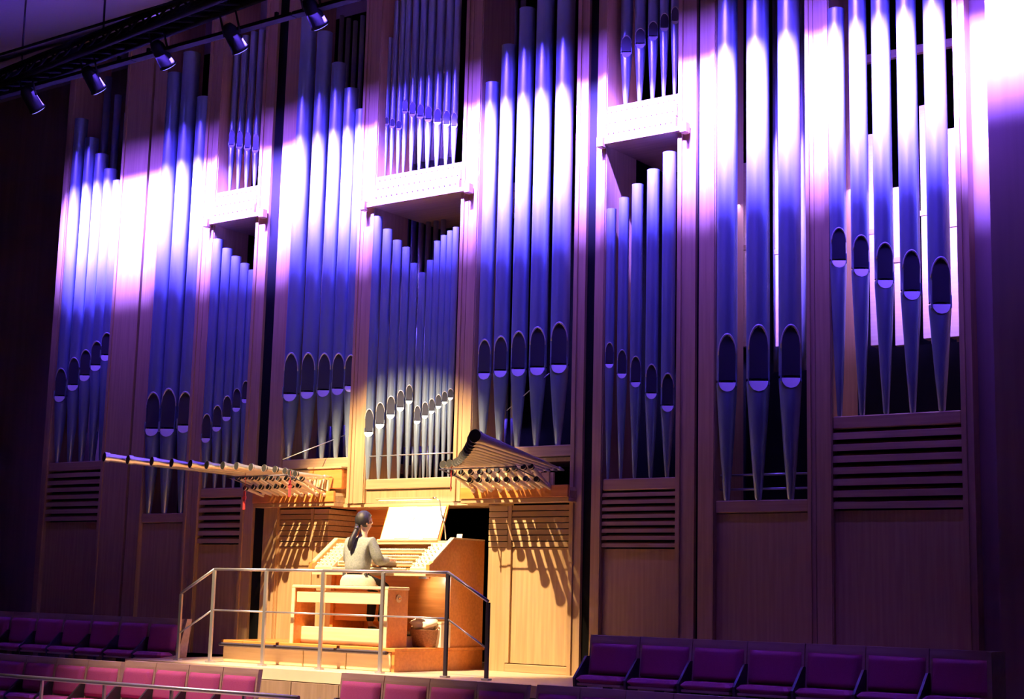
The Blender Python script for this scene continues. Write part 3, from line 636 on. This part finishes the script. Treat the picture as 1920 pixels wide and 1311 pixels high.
# bench
BX0, BX1, BY0, BY1, BZ = -0.66, 0.80, -1.40, -1.02, 0.93
bn = empty('organ_bench', ((BX0+BX1)/2, (BY0+BY1)/2, PZ), 0, 'long pale wooden organ bench with brown end panels', 'bench')
hx = (BX1-BX0)/2; hy = (BY1-BY0)/2; hz = BZ-PZ
MB().box(-hx-0.01, hx+0.01, -hy, hy, hz-0.035, hz, 0.008).build('seat', M['maple'], bn)
MB().box(-hx+0.05, hx-0.05, -hy+0.03, -hy+0.055, hz-0.20, hz-0.075, 0.004).build('front_rail', M['maple'], bn)
MB().box(-hx+0.05, hx-0.05, hy-0.055, hy-0.03, hz-0.16, hz-0.06, 0.004).build('rear_rail', M['maple'], bn)
for s in (-1, 1):
    e = MB().box(s*(hx-0.02)-0.022, s*(hx-0.02)+0.022, -hy+0.015, hy-0.015, 0.0, hz-0.036, 0.004).build('end_panel', M['cherry'], bn)
    MB().box(s*(hx-0.02)-0.024, s*(hx-0.02)+0.024, -hy+0.0, -hy+0.0145, 0.0, hz-0.036).build('edge_strip', M['maple'], e)
MB().box(-hx+0.05, hx-0.05, -0.04, 0.04, 0.16, 0.195, 0.004).build('foot_rail', M['maple'], bn)
cr = MB().tube([(hx+0.003, 0.0, hz-0.13), (hx+0.012, 0.0, hz-0.13)], 0.045, 18).build('height_dial', M['maple'], bn)
MB().tube([(hx+0.013, 0.0, hz-0.13), (hx+0.035, 0.0, hz-0.13)], 0.014, 10).build('dial_knob', M['cherry'], cr)
# things on the platform, right of the bench
p = at(797, 1200, -0.72)
t = empty('basket', (p.x, -0.72, PZ), 0, 'low brown basket on the platform between bench and console side', 'basket')
MB().tube([(0, 0, 0), (0, 0, 0.02), (0, 0, 0.19), (0, 0, 0.20)], [0.14, 0.15, 0.18, 0.19], 20).build('basket_body', M['basket'], t)
for a in range(2): MB().tube([(0.18*math.cos(a*PI)+0, 0.04, 0.19), (0.2*math.cos(a*PI), 0, 0.23), (0.18*math.cos(a*PI), -0.04, 0.19)], 0.008, 6).build('handle', M['basket'], t)
m = MB(); 
def lump(v):
    k = 1+0.16*math.sin(5*v.x+3*v.y+1)*math.cos(4*v.z+2*v.x)+0.08*math.sin(9*v.y+7*v.z); return v*k
m.ellipsoid((0, 0, 0.055), (0.17, 0.14, 0.075), 24, 14, lump)
o = m.build('cloth_bundle', M['cloth'], None, (p.x-0.01, -0.72, PZ+0.20)); tag(o, 'crumpled cream cloth bundle heaped on the brown basket', 'cloth')
p2 = at(829, 1200, -0.62)
t = empty('cream_box', (p2.x, -0.62, PZ), 0, 'upright cream box beside the brown basket', 'box')
MB().box(-0.05, 0.05, -0.09, 0.09, 0, 0.26, 0.004).build('box_body', M['cloth'], t)
MB().box(-0.053, 0.053, -0.093, 0.093, 0.262, 0.29, 0.003).build('lid', M['maple'], t)

# ------------------------------------------------------------------ railing
RY = -1.72
rl = empty('railing', (0, RY, 0), 0, 'thin grey metal guard railing in front of the console with sloping ends', 'railing')
posts = [(338, 1112, 0), (398, 1066, 1), (496, 1067, 1), (603, 1069, 1), (716, 1071, 1), (838, 1073, 1), (915, 1118, 0)]
ztop = 1.09
PT = []
for i, (x, y, full) in enumerate(posts):
    X = X_(x, 1150, RY); z = ztop if full else ztop-0.29
    PT.append((X, z)); m_ = 'darksteel' if i >= 5 else 'steel'
    pp = MB().box(X-0.022, X+0.022, -0.014, 0.014, 0.02, z-0.012, 0.003).build('post', M[m_], rl)
    MB().box(X-0.045, X+0.045, -0.035, 0.035, 0.0, 0.019, 0.003).build('base_plate', M['steel'], pp)
def rail(zoff, r, name):
    for i in range(len(PT)-1):
        (x0, z0), (x1, z1) = PT[i], PT[i+1]
        MB().tube([(x0, 0, z0-zoff), (x1, 0, z1-zoff)], r, 10).build(name, M['steel'], rl)
rail(0.0, 0.017, 'top_rail'); rail(0.48, 0.010, 'middle_rail')
# foreground hand rail below the left seats
p0, p1 = at(-60, 1262, -4.0), at(560, 1309, -4.0)
t = empty('handrail', (0, -4.0, -1.2), 0, 'pale handrail crossing the bottom left corner in front of seats', 'handrail')
zr = (p0.z+p1.z)/2
MB().tube([(p0.x, 0, p0.z+1.2), (p1.x, 0, p1.z+1.2)], 0.022, 10).build('rail', M['steel'], t)
for k in range(5):
    x = p0.x+(p1.x-p0.x)*(k+.3)/5; z = p0.z+(p1.z-p0.z)*(k+.3)/5
    MB().box(x-0.015, x+0.015, -0.012, 0.012, 0, z+1.2-0.02).build('post', M['steel'], t)

# ------------------------------------------------------------------ tip-up seats
seat_meshes = {}
def make_seat(w, h):
    key = (round(w, 3), round(h, 2))
    if key in seat_meshes: return seat_meshes[key]
    top_h = 0.075
    sh = MB().prism([(0.0, 0.08), (0.03, 0.06), (0.105, h), (0.045, h), (0.035, h-0.05)], 'x', 0.004, w-0.004)
    pad = MB()
    nx, nz = 14, 14; vs = []; fs = []
    for j in range(nz+1):
        for i in range(nx+1):
            u, v = i/nx, j/nz; bul = (1-(2*u-1)**14)*(1-(2*v-1)**14)
            x = 0.03+(w-0.06)*u; z = 0.14+(h-top_h-0.14)*v; vs.append((x, -0.010-0.05*bul+0.040*v, z))
    for j in range(nz):
        for i in range(nx): fs.append((j*(nx+1)+i, j*(nx+1)+i+1, (j+1)*(nx+1)+i+1, (j+1)*(nx+1)+i))
    pad.add(vs, fs, True)
    cu = MB().box(0.03, w-0.03, -0.27, -0.02, 0.055, 0.125, 0.03)
    un = MB().box(0.04, w-0.04, -0.25, -0.03, 0.03, 0.054, 0.005)
    br = MB().prism([(-0.20, -0.24), (-0.05, -0.24), (0.02, 0.30), (-0.03, 0.30), (-0.24, 0.10)], 'x', -0.012, 0.012)
    ms = [(sh.mesh('back_shell'), 'seatwood', 'back_shell'), (pad.mesh('back_pad'), 'fabric', 'back_pad'), (cu.mesh('seat_pad'), 'fabric', 'seat_pad'), (un.mesh('seat_shell'), 'seatwood', 'seat_shell'), (br.mesh('bracket'), 'darksteel', 'bracket')]
    for me, mm, _ in ms: me.materials.append(M[mm])
    seat_meshes[key] = ms; return ms
def seat_row(pxa, pxb, pya, pyb, Y, n, zfl, rowlab, group, hh=0.54):
    A, B = at(pxa, pya, Y+0.09), at(pxb, pyb, Y+0.09)
    w = (B.x-A.x)/n; zt = (A.z+B.z)/2; zb = zt-hh
    for i in range(n):
        t = empty('tip_up_seat', (A.x+w*i, Y, zb), 0, '%s seat from the left %s' % (ORD[i], rowlab), 'seat', group)
        for me, _, nm in make_seat(w, hh):
            o = bpy.data.objects.new(nm, me); col.objects.link(o); o.parent = t
        MB().box(w*.5-0.03, w*.5+0.03, -0.12, -0.04, zfl-zb, 0.03).build('pedestal', M['darksteel'], t)
    return A.x, B.x, zb, zt
xa, xb, zb, zt = seat_row(1112, 1872, 1187, 1226, -1.9, 7, -0.32, 'in the raised purple row right of the console', 'raised seats right of the console', 0.50)
MB().box(xb+0.005, xb+0.045, -2.12, -1.78, -0.32, zt+0.0).build('seat_end_panel', M['seatwood']); 
tag(col.objects[-1] if False else bpy.data.objects['seat_end_panel'], 'wooden end panel closing the raised right seat row', 'seat panel')
xa, xb, zb, zt = seat_row(-62, 346, 1141, 1164, -1.25, 8, -0.32, 'in the raised row at far left', 'raised seats at far left')
t = empty('seat_row_end', (xb+0.02, -1.25, -0.32), 0, 'slanting wooden end panel of the raised left seat row', 'seat panel')
MB().prism([(-0.28, 0), (0.06, 0), (0.16, zt+0.32), (0.08, zt+0.32), (-0.05, 0.35), (-0.28, 0.32)], 'x', 0, 0.04).build('board', M['seatwood'], t)
seat_row(-50, 234, 1224, 1240, -3.0, 5, -0.80, 'in the low dark row at bottom left corner', 'low seats at bottom left')
seat_row(241, 492, 1240, 1254, -3.0, 4, -0.80, 'in the low pink row left of wood panels', 'low pink seats left of the panels')
seat_row(646, 995, 1262, 1284, -3.0, 4, -0.80, 'in the low pink row below the console', 'low pink seats below the console')
seat_row(1012, 1560, 1285, 1318, -3.0, 6, -0.80, 'in the low row under the raised right seats', 'low seats under the raised right row')

# ------------------------------------------------------------------ lighting truss
TY = -1.5
tr = empty('lighting_truss', (-9.5, -1.30, 8.03), -0.07, 'long black lighting truss running under the ceiling at top left', 'truss')
LX = 9.6
tr.rotation_euler.y = -0.022
for (y, z) in ((-0.15, 0.0), (0.15, 0.0), (0.0, 0.30)): MB().tube([(0, y, z), (LX, y, z)], 0.045, 10).build('chord', M['black'], tr)
m = MB()
for k in range(32):
    x = 0.3*k
    m.tube([(x, -0.15, 0), (x+0.15, 0, 0.30)], 0.018, 6); m.tube([(x+0.15, 0, 0.30), (x+0.3, 0.15, 0)], 0.018, 6); m.tube([(x, -0.15, 0), (x+0.3, 0.15, 0)], 0.018, 6)
m.build('lattice', M['black'], tr)['kind'] = 'stuff'
MB().box(0, LX, 0.17, 0.20, 0.02, 0.34).build('masking_board', M['black'], tr)
for k in range(5): MB().tube([(1.0+2*k, 0, 0.30), (1.0+2*k, 0, ZT-8.0)], 0.015, 6).build('hanger', M['darksteel'], tr)
o = MB().tube([(-9.5, -1.5, 8.58), (0.1, -1.5, 8.58)], 0.05, 12).build('ceiling_tube', mat('grey_tube', (0.45, 0.42, 0.5), 0.35, 0.5)); tag(o, 'bluish lit grey tube running above the black lighting truss', 'tube')
o = MB().tube([(-9.5, -2.0, 8.35), (0.1, -2.0, 8.35)], 0.02, 8).build('cable_rod', M['black']); tag(o, 'thin black rod hanging in front of the lighting truss', 'rod')
def lamp(px, py, lab, s=1.0):
    p = at(px, py, -1.7)
    t = empty('stage_lamp', (p.x, -1.7, p.z), 0, lab, 'stage lamp', 'stage lamps under the truss')
    a = Vector((0, 0.7, -0.7))
    MB().tube([a*0.0, a*0.06*s, a*0.30*s, a*0.34*s], [0.05*s, 0.085*s, 0.10*s, 0.115*s], 14).build('housing', M['black'], t)
    MB().tube([a*0.342*s, a*0.350*s], 0.095*s, 14).build('lens', M['led'], t)
    y = MB(); y.tube([(-0.13*s, 0.1*s, -0.1*s), (-0.13*s, 0, 0.16*s), (0.13*s, 0, 0.16*s), (0.13*s, 0.1*s, -0.1*s)], 0.014*s, 6); y.build('yoke', M['black'], t)
    MB().tube([(0, 0, 0.16*s), (0, 0, 0.30*s)], 0.02*s, 8).build('clamp', M['black'], t)
for i, (x, y) in enumerate(((45, 178), (160, 140), (290, 92), (425, 60), (575, 12))):
    lamp(x, y-14, '%s stage lamp from the left hanging under the lighting truss' % ORD[i], 1.1)
for i in range(5):
    x0 = -6.95+3.0*i
    t = empty('led_batten', (x0+1.5, -1.56, 7.93), 0, '%s long LED batten from the left aimed at the pipes' % ORD[i], 'stage lamp', 'LED battens above the pipes')
    MB().box(-1.49, 1.49, -0.05, 0.07, 0.0, 0.05, 0.005).build('housing', M['black'], t)
    for u in (-1.2, 1.2): MB().box(u-0.02, u+0.02, -0.02, 0.02, 0.0505, 0.12).build('clamp', M['black'], t)

# ------------------------------------------------------------------ the organist
def skin_obj(name, V, E, Rr, material, parent, sub=2, root=0):
    me = bpy.data.meshes.new(name); me.from_pydata([tuple(v) for v in V], E, []); me.update()
    o = bpy.data.objects.new(name, me); col.objects.link(o)
    o.modifiers.new('skin', 'SKIN').use_smooth_shade = True
    for i, d in enumerate(me.skin_vertices[0].data):
        r = Rr[i]; d.radius = r if isinstance(r, tuple) else (r, r); d.use_root = (i == root)
    ss = o.modifiers.new('sub', 'SUBSURF'); ss.levels = sub; ss.render_levels = sub
    bpy.context.view_layer.update()
    dg = bpy.context.evaluated_depsgraph_get()
    nm = bpy.data.meshes.new_from_object(o.evaluated_get(dg)); o.modifiers.clear(); old = o.data; o.data = nm; bpy.data.meshes.remove(old)
    nm.name = name; nm.materials.clear(); nm.materials.append(material)
    for p_ in nm.polygons: p_.use_smooth = True
    if parent is not None: o.parent = parent
    return o
PX, PY = X_(686, 1080, -1.2)-0.14, -1.20
per = empty('person', (PX, PY, BZ), 0, 'organist with black ponytail in grey cardigan and black trousers seated on the bench', 'person')
V = []; E = []; Rr = []
def v(p, r, link=None):
    V.append(Vector(p)); Rr.append(r); i = len(V)-1
    if link is not None: E.append((link, i))
    return i
hd = math.radians(-28)                                   # the head is turned to the right
def hp(x, y, z):
    return (x*math.cos(hd)-y*math.sin(hd), 0.105 + x*math.sin(hd)+y*math.cos(hd), z)
pel = v((0, 0, 0.10), (0.13, 0.10)); sp1 = v((0, 0.01, 0.26), (0.115, 0.085), pel); ch = v((0, 0.04, 0.42), (0.13, 0.09), sp1)
nb = v((0, 0.07, 0.555), 0.055, ch); nk = v((0, 0.09, 0.62), 0.045, nb)
h1 = v(hp(0, 0.0, 0.69), 0.072, nk); h2 = v(hp(0, -0.01, 0.76), 0.086, h1); h3 = v(hp(0, -0.01, 0.815), 0.060, h2)
jaw = v(hp(0, 0.055, 0.665), 0.035, h1); nose = v(hp(0, 0.100, 0.725), 0.012, h2)
for s in (-1, 1):
    sh = v((0.165*s, 0.05, 0.515), 0.055, ch); el = v((0.235*s, 0.10, 0.275), 0.040, sh); wr = v((0.17*s, 0.35, 0.315), 0.025, el)
    pm = v((0.150*s, 0.405, 0.318), (0.030, 0.016), wr)
    for k in range(4):                                    # four fingers, bent onto the keys
        fx = 0.150*s+(-0.033+0.022*k)*1.0; ln = [0.060, 0.072, 0.068, 0.052][k if s > 0 else 3-k]
        a = v((fx, 0.435, 0.322), 0.0095, pm); b = v((fx, 0.435+ln*.6, 0.318), 0.0085, a); v((fx, 0.435+ln*.8, 0.318-ln*.42), 0.007, b)
    a = v((0.150*s-0.034*s, 0.400, 0.308), 0.010, pm); v((0.150*s-0.060*s, 0.432, 0.294), 0.008, a)
    hp_ = v((0.085*s, 0.03, 0.06), 0.085, pel); kn = v((0.10*s, 0.42, -0.01), 0.058, hp_)
    an = v((0.085*s, 0.36, -0.44), 0.034, kn); v((0.085*s, 0.50, -0.50), (0.036, 0.022), an)
body = skin_obj('body', V, E, Rr, M['skin'], per)
for s in (-1, 1):
    m = MB(); m.ellipsoid(hp(0.030*s, 0.073, 0.738), (0.012, 0.010, 0.008), 10, 6); e = m.build('eye', M['ebony'], body)
    m = MB(); m.ellipsoid(hp(0.084*s, -0.005, 0.725), (0.010, 0.018, 0.028), 10, 8); m.build('ear', M['skin'], body)
m = MB(); m.ellipsoid(hp(0, 0.084, 0.690), (0.020, 0.008, 0.006), 10, 6); m.build('mouth', mat('lips', (0.55, 0.2, 0.18), 0.5), body)
# hair: a cap open at the face, tied at the nape, falling down the back
m = MB()
def hairfn(q):
    k = 1.0
    qx = q.x*math.cos(-hd)-q.y*math.sin(-hd); qy = q.x*math.sin(-hd)+q.y*math.cos(-hd)
    if qy > 0.35 and q.z < 0.45: k = 0.80
    return q*k*(1+0.01*math.sin(30*qx))
m.ellipsoid(hp(0, -0.016, 0.762), (0.100, 0.108, 0.112), 32, 18, hairfn)
hair = m.build('hair', M['hair'], per)
MB().tube([hp(0.0, -0.09, 0.70), (0.0, -0.030, 0.655), (-0.005, -0.055, 0.60), (-0.012, -0.098, 0.52), (-0.020, -0.112, 0.45), (-0.022, -0.116, 0.40)], [0.030, 0.026, 0.030, 0.036, 0.034, 0.008], 14).build('ponytail', M['hair'], hair)
MB().tube([(0.0, -0.026, 0.668), (0.0, -0.036, 0.648)], 0.031, 14).build('hair_tie', M['darksteel'], hair)
def garment(name, spec, links, material, root=0):
    return skin_obj(name, [Vector(p) for p, _ in spec], links, [r for _, r in spec], material, per, root=root)
sp = [((0, 0.0, 0.115), (0.195, 0.150)), ((0, 0.01, 0.26), (0.165, 0.125)), ((0, 0.04, 0.42), (0.172, 0.125)), ((0, 0.055, 0.525), (0.09, 0.075)), ((0, 0.065, 0.565), (0.062, 0.062))]
lk = [(0, 1), (1, 2), (2, 3), (3, 4)]
for s in (-1, 1):
    n0 = len(sp)
    sp += [((0.160*s, 0.05, 0.500), 0.082), ((0.245*s, 0.10, 0.280), 0.068), ((0.175*s, 0.335, 0.313), 0.040)]
    lk += [(2, n0), (n0, n0+1), (n0+1, n0+2)]
card = garment('cardigan', sp, lk, M['cardigan'])
tv = []; tf = []; tn = 28
for (yc, z, rx, ry) in ((0.03, 0.004, 0.225, 0.175), (0.03, 0.05, 0.222, 0.178), (0.02, 0.085, 0.205, 0.160), (0.01, 0.11, 0.185, 0.140), (0.005, 0.13, 0.15, 0.10)):
    for k in range(tn):
        q = 2*PI*k/tn; w_ = 1+0.02*math.sin(7*q)
        tv.append((rx*w_*math.cos(q), yc+ry*w_*math.sin(q), z))
for j in range(4):
    for k in range(tn): tf.append((j*tn+k, j*tn+(k+1) % tn, (j+1)*tn+(k+1) % tn, (j+1)*tn+k))
m = MB(); m.add(tv, tf, True); m.build('tunic', M['tunic'], per)
sp = [((0, 0.0, 0.09), (0.14, 0.085))]; lk = []
for s in (-1, 1):
    n0 = len(sp)
    sp += [((0.085*s, 0.06, 0.07), 0.082), ((0.10*s, 0.42, -0.01), 0.068), ((0.085*s, 0.36, -0.42), 0.050)]
    lk += [(0, n0), (n0, n0+1), (n0+1, n0+2)]
garment('trousers', sp, lk, M['trousers'])
for s in (-1, 1):
    skin_obj('shoe', [(0.085*s, 0.345, -0.475), (0.085*s, 0.40, -0.49), (0.085*s, 0.50, -0.505), (0.085*s, 0.56, -0.508)], [(0, 1), (1, 2), (2, 3)], [0.042, 0.045, (0.045, 0.028), (0.036, 0.022)], M['ebony'], per)
